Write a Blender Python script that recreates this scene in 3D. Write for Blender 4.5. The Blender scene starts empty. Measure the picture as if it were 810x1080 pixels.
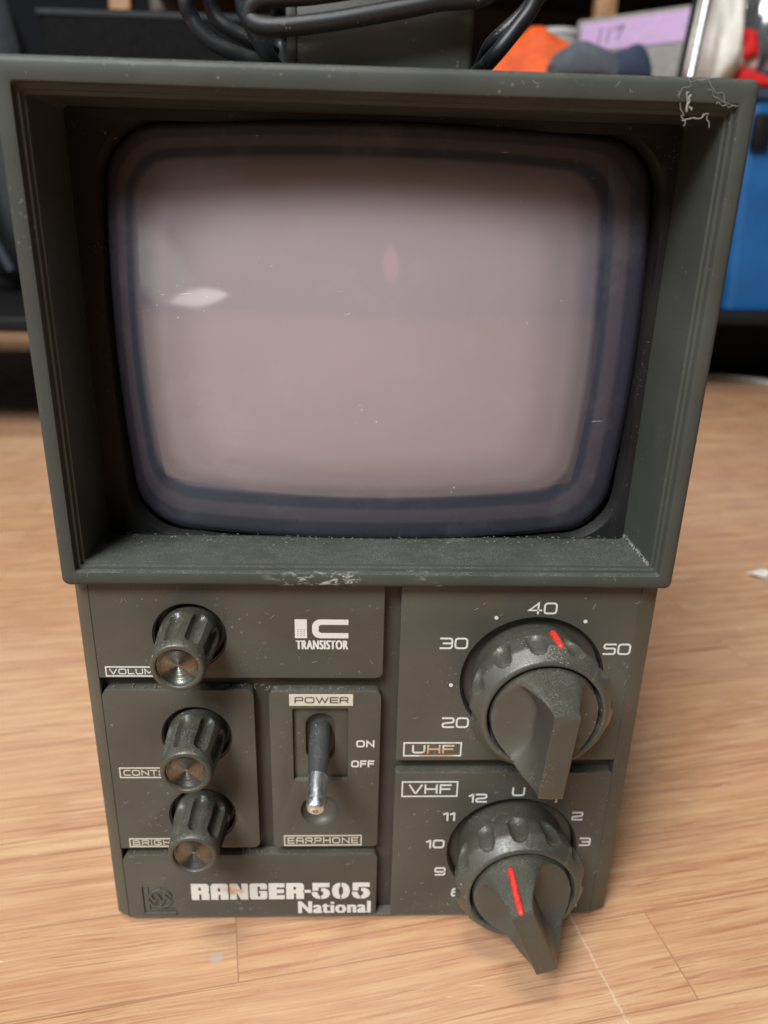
import bpy, bmesh, math, random
from mathutils import Vector, Matrix
random.seed(7)
S = 0.001                       # everything below is measured in millimetres
PI = math.pi
col = bpy.context.scene.collection

# ------------------------------------------------------------------ materials
class NT:
    def __init__(s, name):
        s.m = bpy.data.materials.new(name); s.m.use_nodes = True
        s.t = s.m.node_tree; s.n = s.t.nodes; s.l = s.t.links
        s.b = s.n['Principled BSDF']
        s.tc = s.n.new('ShaderNodeTexCoord'); s.geo = s.n.new('ShaderNodeNewGeometry')
    def link(s, a, b): s.l.new(a, b)
    def node(s, typ, **kw):
        n = s.n.new(typ)
        for k, v in kw.items(): setattr(n, k, v)
        return n
    def put(s, n, key, v):
        if hasattr(v, 'is_linked') or hasattr(v, 'links'): s.link(v, n.inputs[key])
        else: n.inputs[key].default_value = v
    def noise(s, vec, scale, detail=4, rough=.55, dist=0, out='Fac'):
        n = s.node('ShaderNodeTexNoise'); s.put(n, 'Vector', vec)
        n.inputs['Scale'].default_value = scale; n.inputs['Detail'].default_value = detail
        n.inputs['Roughness'].default_value = rough; n.inputs['Distortion'].default_value = dist
        return n.outputs[out]
    def voro(s, vec, scale, out='Distance', rnd=1):
        n = s.node('ShaderNodeTexVoronoi'); s.put(n, 'Vector', vec); n.inputs['Scale'].default_value = scale
        n.inputs['Randomness'].default_value = rnd
        return n.outputs[out]
    def mapping(s, vec, loc=(0,0,0), rot=(0,0,0), sc=(1,1,1)):
        n = s.node('ShaderNodeMapping'); s.put(n, 'Vector', vec)
        n.inputs['Location'].default_value = loc; n.inputs['Rotation'].default_value = rot
        n.inputs['Scale'].default_value = sc
        return n.outputs['Vector']
    def math(s, op, a, b=0, c=0, clamp=False):
        n = s.node('ShaderNodeMath', operation=op, use_clamp=clamp)
        s.put(n, 0, a); s.put(n, 1, b)
        if op in ('MULTIPLY_ADD',): s.put(n, 2, c)
        return n.outputs[0]
    def ramp(s, v, lo, hi, a=0, b=1, smooth=True):
        n = s.node('ShaderNodeMapRange', interpolation_type='SMOOTHSTEP' if smooth else 'LINEAR')
        s.put(n, 'Value', v); n.inputs['From Min'].default_value = lo; n.inputs['From Max'].default_value = hi
        n.inputs['To Min'].default_value = a; n.inputs['To Max'].default_value = b
        return n.outputs['Result']
    def mix(s, f, a, b, mode='MIX'):
        n = s.node('ShaderNodeMix', data_type='RGBA', blend_type=mode)
        s.put(n, 0, f)
        for i, v in ((6, a), (7, b)):
            if isinstance(v, tuple): n.inputs[i].default_value = v + (1,) if len(v) == 3 else v
            else: s.link(v, n.inputs[i])
        return n.outputs[2]
    def sep(s, v):
        n = s.node('ShaderNodeSeparateXYZ'); s.put(n, 0, v); return n.outputs
    def bump(s, h, strength=.3, dist=.0002, prev=None):
        n = s.node('ShaderNodeBump'); s.put(n, 'Height', h); n.inputs['Strength'].default_value = strength
        n.inputs['Distance'].default_value = dist
        if prev is not None: s.link(prev, n.inputs['Normal'])
        return n.outputs['Normal']
    def set(s, **kw):
        for k, v in kw.items():
            k = k.replace('_', ' ')
            if isinstance(v, tuple) and len(v) == 3: v = v + (1,)
            s.put(s.b, k, v)
        return s.m

def plain(name, c, rough=.5, metal=0, bump=0, var=.12, scale=120, coat=0):
    m = NT(name); o = m.tc.outputs['Object']
    f = m.noise(o, scale, 5)
    d = tuple(x*(1-var) for x in c); e = tuple(min(1, x*(1+var)) for x in c)
    m.set(Base_Color=m.mix(m.ramp(f, .3, .7), d, e), Metallic=metal,
          Roughness=m.ramp(m.noise(o, scale*2.3, 3), .3, .7, max(0, rough-.08), min(1, rough+.08)))
    if bump: m.set(Normal=m.bump(m.noise(o, scale*6, 3), bump))
    if coat: m.b.inputs['Coat Weight'].default_value = coat
    return m.m

def plastic(name, c, rough=.42, dust=1.0, topdust=.5, wear=None, grain=2600, rub=0, spec=.4):
    """old grey-green moulded plastic: fine grain, specks and hairs of dust, dust lying on what faces up"""
    m = NT(name); o = m.geo.outputs['Position']
    big = m.ramp(m.noise(o, 28, 4), .3, .7)
    base = m.mix(big, tuple(x*.86 for x in c), tuple(x*1.12 for x in c))
    # smudges of handling, brownish
    base = m.mix(m.ramp(m.noise(o, 75, 6, .65), .56, .75, 0, .35), base, (c[0]*1.35, c[1]*1.18, c[2]*.9))
    # specks of dust
    vd = m.voro(o, 480); gate = m.ramp(m.noise(o, 60, 3), .52, .66)
    sp = m.math('MULTIPLY', m.ramp(vd, .10, .2, 1, 0), gate)
    vd2 = m.voro(o, 1250); sp2 = m.math('MULTIPLY', m.ramp(vd2, .12, .24, 1, 0), m.ramp(m.noise(o, 130, 4), .53, .7))
    sp = m.math('MAXIMUM', sp, sp2)
    # short fibres
    st = m.noise(m.mapping(o, rot=(.3, .7, .5), sc=(1, 7, 1.2)), 260, 2, .5, 1.5)
    fib = m.math('MULTIPLY', m.ramp(st, .735, .77), m.ramp(m.noise(o, 45, 2), .5, .62))
    sp = m.math('MULTIPLY', sp, .55*dust, clamp=True)
    nz = m.sep(m.geo.outputs['Normal'])[2]
    up = m.ramp(nz, .35, .95)
    fluff = m.math('MULTIPLY', m.ramp(m.noise(o, 2300, 5, .8), .46, .66), m.ramp(m.noise(o, 120, 4, .6), .35, .62, .25, 1))
    up = m.math('MULTIPLY', m.math('MULTIPLY', up, fluff), topdust)
    d = m.math('MAXIMUM', sp, up)
    base = m.mix(d, base, (.27, .255, .225))
    if wear:
        x0, x1, z0, z1 = wear
        s3 = m.sep(m.geo.outputs['Position'])
        mk = m.math('MULTIPLY', m.ramp(s3[0], x0*S, (x0+25)*S), m.ramp(s3[0], (x1-25)*S, x1*S, 1, 0))
        mk = m.math('MULTIPLY', mk, m.math('MULTIPLY', m.ramp(s3[2], (z0-.6)*S, (z0+.6)*S), m.ramp(s3[2], (z1-1)*S, (z1+.5)*S, 1, 0)))
        wn = m.ramp(m.noise(m.mapping(o, sc=(.55, 1, 1.3)), 420, 5, .7), .5, .6)
        wn2 = m.ramp(m.noise(o, 60, 2), .42, .55)
        base = m.mix(m.math('MULTIPLY', m.math('MULTIPLY', mk, m.math('MULTIPLY', wn, wn2)), .75), base, (.42, .40, .37))
        # paler rubbed edges everywhere
    if rub: pt = m.ramp(m.geo.outputs['Pointiness'], .53, .60); base = m.mix(m.math('MULTIPLY', pt, m.ramp(m.noise(o, 300, 3), .35, .6, .05, .55)), base, tuple(x*2.3 for x in c))
    rg = m.math('ADD', m.ramp(m.noise(o, 50, 4), .3, .7, rough-.07, rough+.1), m.math('MULTIPLY', d, .4))
    n = m.bump(m.noise(o, grain, 2), .12, .0002)
    n = m.bump(d, .35, .00025, n)
    return m.set(Base_Color=base, Roughness=rg, Normal=n, Specular_IOR_Level=spec)

M = {}
OL = (.082, .080, .067)
M['hood'] = plastic('hood plastic', (.043, .047, .041), .46, .45, .42, wear=(-35, 45, 123.2, 127.0), spec=.22)
M['panel'] = plastic('panel plastic', (.063, .061, .048), .40, .9, .45, spec=.35)
M['channel'] = plastic('channel plastic', (.042, .039, .031), .5, 1.1, .9)
M['dial'] = plastic('dial plastic', (.050, .049, .038), .37, 1.3, .38, rub=1, spec=.5)
M['knob'] = plastic('knob plastic', (.041, .041, .031), .35, 1.8, .55, rub=1, spec=.5)
M['well'] = plastic('black well plastic', (.012, .012, .011), .3, .8, .1)
M['mask'] = plastic('black mask plastic', (.009, .0088, .0088), .5, .5, .15, spec=.15)
M['cabinet'] = plastic('cabinet plastic', (.05, .05, .043), .45, .8, .4)

def paint(name, c, wearc=.35):
    m = NT(name); o = m.geo.outputs['Position']
    n = m.ramp(m.noise(o, 900, 4, .7), .60, .72, 0, wearc)
    m.set(Base_Color=m.mix(n, c, (.22, .2, .16)), Roughness=.5)
    return m.m
M['white'] = paint('white print', (.56, .56, .53))
M['cream'] = paint('cream print', (.50, .47, .38), .5)
m = NT('stained white print'); o = m.geo.outputs['Position']
s_ = m.ramp(m.noise(o, 130, 3), .56, .68)
m.set(Base_Color=m.mix(s_, (.58, .57, .53), (.46, .30, .15)), Roughness=.5); M['stained'] = m.m
M['red'] = plain('red paint', (.52, .03, .022), .5, var=.3, scale=700)

# spun metal knob caps
m = NT('spun metal'); o = m.tc.outputs['Object']
rad = m.node('ShaderNodeVectorMath', operation='LENGTH')
m.link(m.mapping(o, sc=(1, 0, 1)), rad.inputs[0])
rings = m.node('ShaderNodeTexNoise', noise_dimensions='1D')
m.link(m.math('MULTIPLY', rad.outputs['Value'], 5000), rings.inputs['W']); rings.inputs['Scale'].default_value = 1
tan = m.node('ShaderNodeTangent', direction_type='RADIAL', axis='Y')
dirt = m.ramp(m.noise(m.geo.outputs['Position'], 4200, 4, .7), .50, .70)
m.set(Base_Color=m.mix(dirt, (.25, .245, .215), (.085, .08, .062)), Metallic=m.ramp(dirt, 0, 1, 1, .85), Roughness=m.ramp(dirt, 0, 1, .26, .42), 
      Normal=m.bump(rings.outputs['Fac'], .2, .0001))
M['spun'] = m.m
M['chrome'] = plain('chrome', (.66, .70, .74), .36, 1, 0, .08, 500)
M['rust'] = plain('worn brass end', (.30, .27, .23), .4, .8, .2, .3, 700)
M['toggle'] = plastic('toggle plastic', (.035, .038, .038), .3, 1.2, .2)
M['rubber'] = plain('rubber', (.02, .02, .02), .7)

# picture tube glass regions
def glass(name, base_rough=.5):
    m = NT(name); o = m.geo.outputs['Position']
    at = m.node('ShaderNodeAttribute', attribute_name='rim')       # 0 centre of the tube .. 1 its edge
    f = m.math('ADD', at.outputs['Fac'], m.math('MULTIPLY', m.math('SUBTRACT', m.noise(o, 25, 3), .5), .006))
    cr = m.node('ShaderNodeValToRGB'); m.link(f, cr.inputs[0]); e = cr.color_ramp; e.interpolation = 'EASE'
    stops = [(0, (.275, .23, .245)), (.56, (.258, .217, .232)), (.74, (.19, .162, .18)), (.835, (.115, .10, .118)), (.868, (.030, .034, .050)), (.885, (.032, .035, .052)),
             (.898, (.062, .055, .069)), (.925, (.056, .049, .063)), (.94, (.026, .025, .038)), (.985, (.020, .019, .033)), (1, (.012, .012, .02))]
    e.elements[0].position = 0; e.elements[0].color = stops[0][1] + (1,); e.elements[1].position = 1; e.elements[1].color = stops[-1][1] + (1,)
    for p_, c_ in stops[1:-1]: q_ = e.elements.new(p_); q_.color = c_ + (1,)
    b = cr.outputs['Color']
    sc_ = m.noise(m.mapping(o, rot=(0, .5, 0), sc=(1, 1, 9)), 90, 3, .5, 2)
    specks = m.math('MULTIPLY', m.ramp(m.voro(o, 330), .05, .10, 1, 0), m.ramp(m.noise(o, 35, 3), .56, .66))
    hair = m.math('MULTIPLY', m.ramp(sc_, .74, .76), m.ramp(m.noise(o, 30, 2), .55, .6))
    d = m.math('MAXIMUM', specks, hair)
    film = m.ramp(m.noise(o, 40, 6, .7), .5, .75, 0, .05)
    b = m.mix(m.math('MAXIMUM', m.math('MULTIPLY', d, .6), film), b, (.6, .6, .58))
    m.set(Base_Color=b, Roughness=base_rough, Specular_IOR_Level=.2, Coat_Weight=1.0, Coat_IOR=1.68,
          Coat_Roughness=m.ramp(m.noise(o, 30, 5), .35, .7, .015, .06))
    return m.m
M['tube'] = glass('picture tube glass')

# laminate floor
m = NT('laminate floor'); o = m.tc.outputs['Object']
r = m.mapping(o, rot=(0, 0, -math.radians(10)))
br = m.node('ShaderNodeTexBrick', offset=.5, offset_frequency=2, squash=1)
m.link(m.mapping(r, loc=(.173, .010, 0)), br.inputs['Vector'])
br.inputs['Color1'].default_value = (0,0,0,1); br.inputs['Color2'].default_value = (1,1,1,1)
br.inputs['Scale'].default_value = 1; br.inputs['Mortar Size'].default_value = .00025
br.inputs['Mortar Smooth'].default_value = .3; br.inputs['Bias'].default_value = 0
br.inputs['Brick Width'].default_value = .266; br.inputs['Row Height'].default_value = .031
rnd = m.sep(br.outputs['Color'])[0]
off = m.node('ShaderNodeCombineXYZ'); m.link(m.math('MULTIPLY', rnd, 7.3), off.inputs[0]); m.link(m.math('MULTIPLY', rnd, 3.1), off.inputs[1])
add = m.node('ShaderNodeVectorMath', operation='ADD'); m.link(r, add.inputs[0]); m.link(off.outputs[0], add.inputs[1])
v0 = add.outputs[0]
wv = m.node('ShaderNodeCombineXYZ')
m.link(m.math('MULTIPLY', m.math('SUBTRACT', m.noise(m.mapping(v0, sc=(1, 3, 1)), 7, 2), .5), .007), wv.inputs[1])
add2 = m.node('ShaderNodeVectorMath', operation='ADD'); m.link(v0, add2.inputs[0]); m.link(wv.outputs[0], add2.inputs[1]); v = add2.outputs[0]
field = m.noise(m.mapping(v, sc=(1.0, 6, 1)), 3.4, 1, .4, .2)
ringv = m.math('PINGPONG', m.math('MULTIPLY', field, 26), 1)
late = m.ramp(ringv, .55, .97)
streak = m.noise(m.mapping(v, sc=(1, 42, 1)), 6, 6, .68)
fine = m.noise(m.mapping(v, sc=(1, 50, 1)), 36, 4, .7)
pores = m.math('MULTIPLY', m.ramp(m.noise(m.mapping(v, sc=(1, 34, 1)), 46, 2, .5), .58, .66), m.ramp(m.noise(m.mapping(v, sc=(1, 8, 1)), 11, 2), .4, .62, .15, 1))
tone = m.mix(rnd, (.45, .25, .128), (.53, .345, .185))
tone = m.mix(m.ramp(m.noise(m.mapping(v, sc=(1, 6, 1)), 6, 3), .45, .7, 0, .5), tone, (.43, .21, .125))
tone = m.mix(m.ramp(streak, .40, .60, 0, .85), tone, (.36, .17, .088))
tone = m.mix(m.ramp(fine, .42, .62, 0, .45), tone, (.57, .39, .235))
tone = m.mix(m.math('MULTIPLY', late, .24), tone, (.33, .14, .08))
tone = m.mix(m.math('MULTIPLY', pores, .7), tone, (.23, .085, .045))
tone = m.mix(m.ramp(m.noise(o, 5, 4), .42, .68, 0, .3), tone, (.62, .42, .29))
tone = m.mix(m.math('MULTIPLY', br.outputs['Fac'], .6), tone, (.20, .11, .07))
lines = m.math('MULTIPLY', m.ramp(m.noise(m.mapping(v, sc=(1, 55, 1)), 9, 3, .6), .56, .63), m.ramp(m.noise(m.mapping(v, sc=(1, 4, 1)), 9, 2), .38, .6))
tone = m.mix(m.math('MULTIPLY', lines, .6), tone, (.25, .095, .05))
# a long pale scratch, a dull grey drop, scuffs
sm = m.mapping(m.mapping(o, loc=(-.0715, .0125, 0)), rot=(0, 0, -math.radians(11)))
s3 = m.sep(sm)
wgl = m.math('ADD', s3[0], m.math('MULTIPLY', m.math('SUBTRACT', m.noise(o, 300, 2), .5), .0012))
ln = m.math('MULTIPLY', m.ramp(m.math('ABSOLUTE', wgl), .0002, .00055, 1, 0), m.ramp(m.math('ABSOLUTE', s3[1]), .05, .06, 1, 0))
ln = m.math('MULTIPLY', ln, m.ramp(m.noise(o, 900, 3), .35, .5))
sc2 = m.noise(m.mapping(o, rot=(0, 0, .9), sc=(1, 18, 1)), 16, 3, .5, 2.5)
scf = m.math('MULTIPLY', m.ramp(sc2, .70, .74), .35)
tone = m.mix(m.math('MAXIMUM', m.math('MULTIPLY', ln, .26), scf), tone, (.78, .68, .58))
dv = m.node('ShaderNodeVectorMath', operation='LENGTH')
m.link(m.mapping(o, loc=(.0455, .0085, 0)), dv.inputs[0])
dd = m.math('ADD', dv.outputs['Value'], m.math('MULTIPLY', m.noise(o, 500, 3), .0022))
tone = m.mix(m.ramp(dd, .0026, .0034, .75, 0), tone, (.36, .30, .25))
bn = m.bump(m.math('ADD', pores, m.math('MULTIPLY', m.noise(o, 2200, 3), .6)), .25, .0001)
tone = m.mix(1.0, tone, (.97, .97, .98), 'MULTIPLY')
m.set(Base_Color=tone, Roughness=m.ramp(m.noise(o, 40, 5), .3, .7, .22, .40), Normal=bn, Specular_IOR_Level=.45)
M['floor'] = m.m

# ------------------------------------------------------------------ object helpers
def tag(o, label=None, cat=None, group=None, kind=None):
    if label: o['label'] = label
    if cat: o['category'] = cat
    if group: o['group'] = group
    if kind: o['kind'] = kind
    return o
def thing(name, label, cat, loc, group=None):
    o = bpy.data.objects.new(name, None); col.objects.link(o); o.location = Vector(loc)*S
    o.empty_display_size = .01
    return tag(o, label, cat, group)
def wpos(o):
    p = Vector(o.location)
    while o.parent: o = o.parent; p = p + Vector(o.location)
    return p/S
def link_mesh(name, me, mats, parent=None, origin=(0,0,0), smooth=35):
    """me holds world millimetres; the object's origin is put at `origin`"""
    og = Vector(origin)
    for v_ in me.vertices: v_.co = (v_.co - og)*S
    if not isinstance(mats, (list, tuple)): mats = [mats]
    for q in mats: me.materials.append(q)
    o = bpy.data.objects.new(name, me); col.objects.link(o)
    if parent is not None:
        o.parent = parent; o.location = (og - wpos(parent))*S
    else: o.location = og*S
    if smooth:
        for p in me.polygons: p.use_smooth = True
        me.set_sharp_from_angle(angle=math.radians(smooth))
    return o
def from_bm(name, bm, mats, parent=None, origin=(0,0,0), smooth=35, fix=True):
    if fix: bmesh.ops.recalc_face_normals(bm, faces=bm.faces)
    me = bpy.data.meshes.new(name); bm.to_mesh(me); bm.free()
    return link_mesh(name, me, mats, parent, origin, smooth)

def arc(cx, cz, r, a0, a1, n):
    return [(cx + r*math.cos(a0+(a1-a0)*i/n), cz + r*math.sin(a0+(a1-a0)*i/n)) for i in range(n+1)]
def rrect(x0, z0, x1, z1, r, n=6):
    if not isinstance(r, (list, tuple)): r = [r]*4          # bl, br, tr, tl
    p = []
    for (cx, cz, a, q) in ((x0+r[0], z0+r[0], PI, r[0]), (x1-r[1], z0+r[1], 1.5*PI, r[1]), (x1-r[2], z1-r[2], 0, r[2]), (x0+r[3], z1-r[3], .5*PI, r[3])):
        p += arc(cx, cz, q, a, a+PI/2, n)
    return p
def circ(cx, cz, r, n=64): return [(cx+r*math.cos(2*PI*i/n), cz+r*math.sin(2*PI*i/n)) for i in range(n)]

def flat_bm(splines, y0, y1, bevel=0, seg=2):
    """filled outlines (with holes) in the XZ plane, from y0 (front) to y1 (back)"""
    cu = bpy.data.curves.new('outline', 'CURVE'); cu.dimensions = '2D'; cu.fill_mode = 'BOTH'
    cu.extrude = abs(y1-y0)/2
    for pts in splines:
        sp = cu.splines.new('POLY'); sp.points.add(len(pts)-1)
        for i, p in enumerate(pts): sp.points[i].co = (p[0], p[1], 0, 1)
        sp.use_cyclic_u = True
    ob = bpy.data.objects.new('outline', cu); col.objects.link(ob)
    dg = bpy.context.evaluated_depsgraph_get(); dg.update()
    me = bpy.data.meshes.new_from_object(ob.evaluated_get(dg))
    bpy.data.objects.remove(ob); bpy.data.curves.remove(cu)
    bm = bmesh.new(); bm.from_mesh(me); bpy.data.meshes.remove(me)
    bmesh.ops.remove_doubles(bm, verts=bm.verts, dist=1e-4)
    ym = (y0+y1)/2
    for v_ in bm.verts: x, z, h = v_.co; v_.co = (x, ym - h, z)
    bmesh.ops.recalc_face_normals(bm, faces=bm.faces)
    if bevel:
        bm.normal_update()
        yf = min(y0, y1)
        es = [e for e in bm.edges if len(e.link_faces) == 2 and all(abs(v_.co.y-yf) < 1e-4 for v_ in e.verts)
              and abs(e.link_faces[0].normal.y - e.link_faces[1].normal.y) > .5]
        bmesh.ops.bevel(bm, geom=es, offset=bevel, segments=seg, profile=.5, affect='EDGES', clamp_overlap=True)
    return bm
def loft(bm, loops, closed=True, cap0=False, cap1=False, mi=0, mis=None):
    vs = [[bm.verts.new(p) for p in L] for L in loops]
    n = len(loops[0])
    for i in range(len(vs)-1):
        for j in range(n if closed else n-1):
            k = (j+1) % n
            f = bm.faces.new((vs[i][j], vs[i][k], vs[i+1][k], vs[i+1][j]))
            f.material_index = mis[i] if mis else mi
    if cap0: bm.faces.new(vs[0][::-1]).material_index = mi
    if cap1: bm.faces.new(vs[-1]).material_index = mis[-1] if mis else mi
    return vs
def sq_loop(cx, cz, hw, hh, r, y, bulge=0, nc=8, ne=12):
    """rounded rectangle with bowed sides, constant vertex count"""
    r = max(r, .01); P = []
    cs = [(cx+hw-r, cz-hh+r, -PI/2), (cx+hw-r, cz+hh-r, 0), (cx-hw+r, cz+hh-r, PI/2), (cx-hw+r, cz-hh+r, PI)]
    for i, (ax, az, a) in enumerate(cs):
        c = arc(ax, az, r, a, a+PI/2, nc); P += c
        nx = cs[(i+1) % 4]; s0 = c[-1]; s1 = (nx[0]+r*math.cos(nx[2]), nx[1]+r*math.sin(nx[2]))
        for k in range(1, ne):
            t = k/ne; P.append((s0[0]+(s1[0]-s0[0])*t, s0[1]+(s1[1]-s0[1])*t))
    out = []
    for x, z in P:
        u = (x-cx)/hw; w = (z-cz)/hh
        out.append((x + bulge*u*(1-min(1, w*w)), y, z + bulge*w*(1-min(1, u*u))))
    return out
def box_bm(x0, x1, y0, y1, z0, z1, bevel=0, seg=2, bm=None):
    b = bmesh.new()
    bmesh.ops.create_cube(b, size=1)
    for v_ in b.verts: v_.co = ((x0+x1)/2+v_.co.x*(x1-x0), (y0+y1)/2+v_.co.y*(y1-y0), (z0+z1)/2+v_.co.z*(z1-z0))
    if bevel: bmesh.ops.bevel(b, geom=list(b.edges), offset=bevel, segments=seg, profile=.5, affect='EDGES')
    if bm is None: return b
    me = bpy.data.meshes.new('t'); b.to_mesh(me); b.free(); bm.from_mesh(me); bpy.data.meshes.remove(me)
    return bm
def spline(pts, sub=8):
    P = [Vector(p) for p in pts]; P = [P[0]*2-P[1]] + P + [P[-1]*2-P[-2]]; out = []
    for i in range(1, len(P)-2):
        for k in range(sub):
            t = k/sub; a, b, c, d = P[i-1:i+3]
            out.append(.5*((2*b)+(c-a)*t+(2*a-5*b+4*c-d)*t*t+(3*b-a-3*c+d)*t**3))
    out.append(P[-2]); return out
def tube_bm(pts, rad, n=12, bm=None, caps=True):
    bm = bm or bmesh.new(); loops = []; up = Vector((0, 0, 1)); nrm = None
    for i, p in enumerate(pts):
        t = (pts[min(i+1, len(pts)-1)] - pts[max(i-1, 0)]).normalized()
        if nrm is None:
            nrm = t.cross(up if abs(t.z) < .9 else Vector((1, 0, 0))).normalized()
        nrm = (nrm - t*nrm.dot(t)).normalized(); b = t.cross(nrm)
        r = rad(i/(len(pts)-1)) if callable(rad) else rad
        loops.append([p + (nrm*math.cos(2*PI*k/n) + b*math.sin(2*PI*k/n))*r for k in range(n)])
    loft(bm, loops, cap0=caps, cap1=caps)
    return bm

# ------------------------------------------------------------------ lettering
# wide square-ish capitals drawn with one stroke width; unit box is 1 high
def fil(pts, r=.28, n=5, closed=False):
    """round the corners of a polyline"""
    out = []; N = len(pts)
    for i in range(N):
        p = Vector(pts[i])
        if not closed and i in (0, N-1): out.append(p); continue
        a = Vector(pts[(i-1) % N]) - p; b = Vector(pts[(i+1) % N]) - p
        q = min(r, a.length*.49, b.length*.49); s = p + a.normalized()*q; e = p + b.normalized()*q
        for k in range(n+1):
            t = k/n; out.append(s*(1-t)**2 + p*2*t*(1-t) + e*t*t)
    return out
G = {
 'V': (1.35, [([(0,1),(.62,0),(.73,0),(1.35,1)], 0, 0)]),
 'O': (1.40, [([(0,0),(1.4,0),(1.4,1),(0,1)], .3, 1)]),
 '0': (1.20, [([(0,0),(1.2,0),(1.2,1),(0,1)], .3, 1)]),
 'L': (1.10, [([(0,1),(0,0),(1.1,0)], 0, 0)]),
 'U': (1.30, [([(0,1),(0,0),(1.3,0),(1.3,1)], .3, 0)]),
 'M': (1.60, [([(0,0),(0,1),(.8,.15),(1.6,1),(1.6,0)], 0, 0)]),
 'E': (1.20, [([(1.2,1),(0,1),(0,0),(1.2,0)], 0, 0), ([(0,.5),(1.1,.5)], 0, 0)]),
 'C': (1.25, [([(1.25,1),(0,1),(0,0),(1.25,0)], .3, 0)]),
 'N': (1.35, [([(0,0),(0,1),(1.35,0),(1.35,1)], 0, 0)]),
 'T': (1.25, [([(0,1),(1.25,1)], 0, 0), ([(.625,1),(.625,0)], 0, 0)]),
 'R': (1.25, [([(0,0),(0,1),(1.25,1),(1.25,.45),(0,.45)], .2, 0), ([(.95,.45),(1.25,0)], 0, 0)]),
 'A': (1.30, [([(0,0),(0,1),(1.3,1),(1.3,0)], .3, 0), ([(0,.42),(1.3,.42)], 0, 0)]),
 'S': (1.25, [([(1.25,1),(0,1),(0,.52),(1.25,.52),(1.25,0),(0,0)], .2, 0)]),
 'B': (1.25, [([(0,0),(1.25,0),(1.25,.52),(0,.52)], .2, 0), ([(0,0),(0,1),(1.15,1),(1.15,.52)], .2, 0)]),
 'I': (.10, [([(.05,0),(.05,1)], 0, 0)]),
 'G': (1.30, [([(1.3,1),(0,1),(0,0),(1.3,0),(1.3,.5),(.7,.5)], .25, 0)]),
 'H': (1.30, [([(0,0),(0,1)], 0, 0), ([(1.3,0),(1.3,1)], 0, 0), ([(0,.5),(1.3,.5)], 0, 0)]),
 'P': (1.25, [([(0,0),(0,1),(1.25,1),(1.25,.42),(0,.42)], .2, 0)]),
 'W': (1.90, [([(0,1),(.5,0),(.95,.9),(1.4,0),(1.9,1)], 0, 0)]),
 'F': (1.15, [([(1.15,1),(0,1),(0,0)], 0, 0), ([(0,.5),(1.05,.5)], 0, 0)]),
 '1': (.45, [([(0,.8),(.4,1),(.4,0)], .05, 0)]),
 '2': (1.15, [([(0,1),(1.15,1),(1.15,.52),(0,.42),(0,0),(1.15,0)], .2, 0)]),
 '3': (1.15, [([(0,1),(1.15,1),(1.15,0),(0,0)], .25, 0), ([(.3,.5),(1.15,.5)], 0, 0)]),
 '4': (1.20, [([(.9,0),(.9,1),(0,.3),(1.2,.3)], 0, 0)]),
 '5': (1.15, [([(1.15,1),(0,1),(0,.58),(1.15,.58),(1.15,0),(0,0)], .18, 0)]),
 '6': (1.15, [([(1.05,1),(0,1),(0,0),(1.15,0),(1.15,.56),(0,.56)], .22, 0)]),
 '7': (1.10, [([(0,1),(1.1,1),(.35,0)], .1, 0)]),
 '8': (1.15, [([(0,0),(1.15,0),(1.15,.52),(0,.52)], .2, 1), ([(.08,.52),(.08,1),(1.07,1),(1.07,.52)], .2, 0)]),
 '9': (1.15, [([(1.15,.44),(0,.44),(0,1),(1.15,1),(1.15,0),(.1,0)], .22, 0)]),
}
def ribbon(bm, pts, w, y, th, closed=False):
    """flat stroke of width w along pts [(x,z)], proud of the plane y"""
    n = len(pts); L = []; R_ = []
    for i in range(n):
        p = Vector(pts[i])
        if closed: a = p - Vector(pts[i-1]); b = Vector(pts[(i+1) % n]) - p
        else:
            a = p - Vector(pts[i-1]) if i else Vector(pts[1]) - p
            b = Vector(pts[i+1]) - p if i < n-1 else a
        a = a.normalized() if a.length > 1e-9 else b.normalized(); b = b.normalized() if b.length > 1e-9 else a
        t = (a+b); t = t.normalized() if t.length > 1e-6 else a
        nn = Vector((-t.y, t.x)); c = max(.45, nn.dot(Vector((-a.y, a.x))))
        nn = nn*(w/2/c); e = Vector((0, 0))
        if not closed and i == 0: e = -a*w*.5
        if not closed and i == n-1: e = b*w*.5
        L.append(p+nn+e); R_.append(p-nn+e)
    f = [(bm.verts.new((l.x, y-th, l.y)), bm.verts.new((q.x, y-th, q.y)), bm.verts.new((q.x, y+.05, q.y)), bm.verts.new((l.x, y+.05, l.y))) for l, q in zip(L, R_)]
    for i in range(n if closed else n-1):
        A = f[i]; B = f[(i+1) % n]
        for k in range(4):
            bm.faces.new((A[k], A[(k+1) % 4], B[(k+1) % 4], B[k]))
    if not closed: bm.faces.new(f[0]); bm.faces.new(f[-1][::-1])
def write(bm, s, x0, x1, z0, z1, sw, y, gap=.38, skew=0):
    """write s so that it fills x0..x1, z0..z1 (outer edges of the strokes)"""
    tot = sum(G[c][0] for c in s) + gap*(len(s)-1)
    H = (z1-z0) - sw; W = (x1-x0) - sw; k = W/tot; x = 0; q = 0
    for c in s:
        w, st = G[c]
        for pts, r, cl in st:
            P = [(x0+sw/2+(x+px)*k, z0+sw/2+pz*H) for px, pz in pts]
            if r: P = [tuple(v_) for v_ in fil(P, r*H, 5, bool(cl))]
            q += 1; ribbon(bm, P, sw, y, .06+.004*(q % 7), bool(cl))
        x += w+gap
def writec(bm, s, cx, cz, h, sw, y, k=1.0, gap=.34):
    tot = (sum(G[c][0] for c in s) + gap*(len(s)-1))*(h-sw)*k + sw
    write(bm, s, cx-tot/2, cx+tot/2, cz-h/2, cz+h/2, sw, y, gap)
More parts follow.
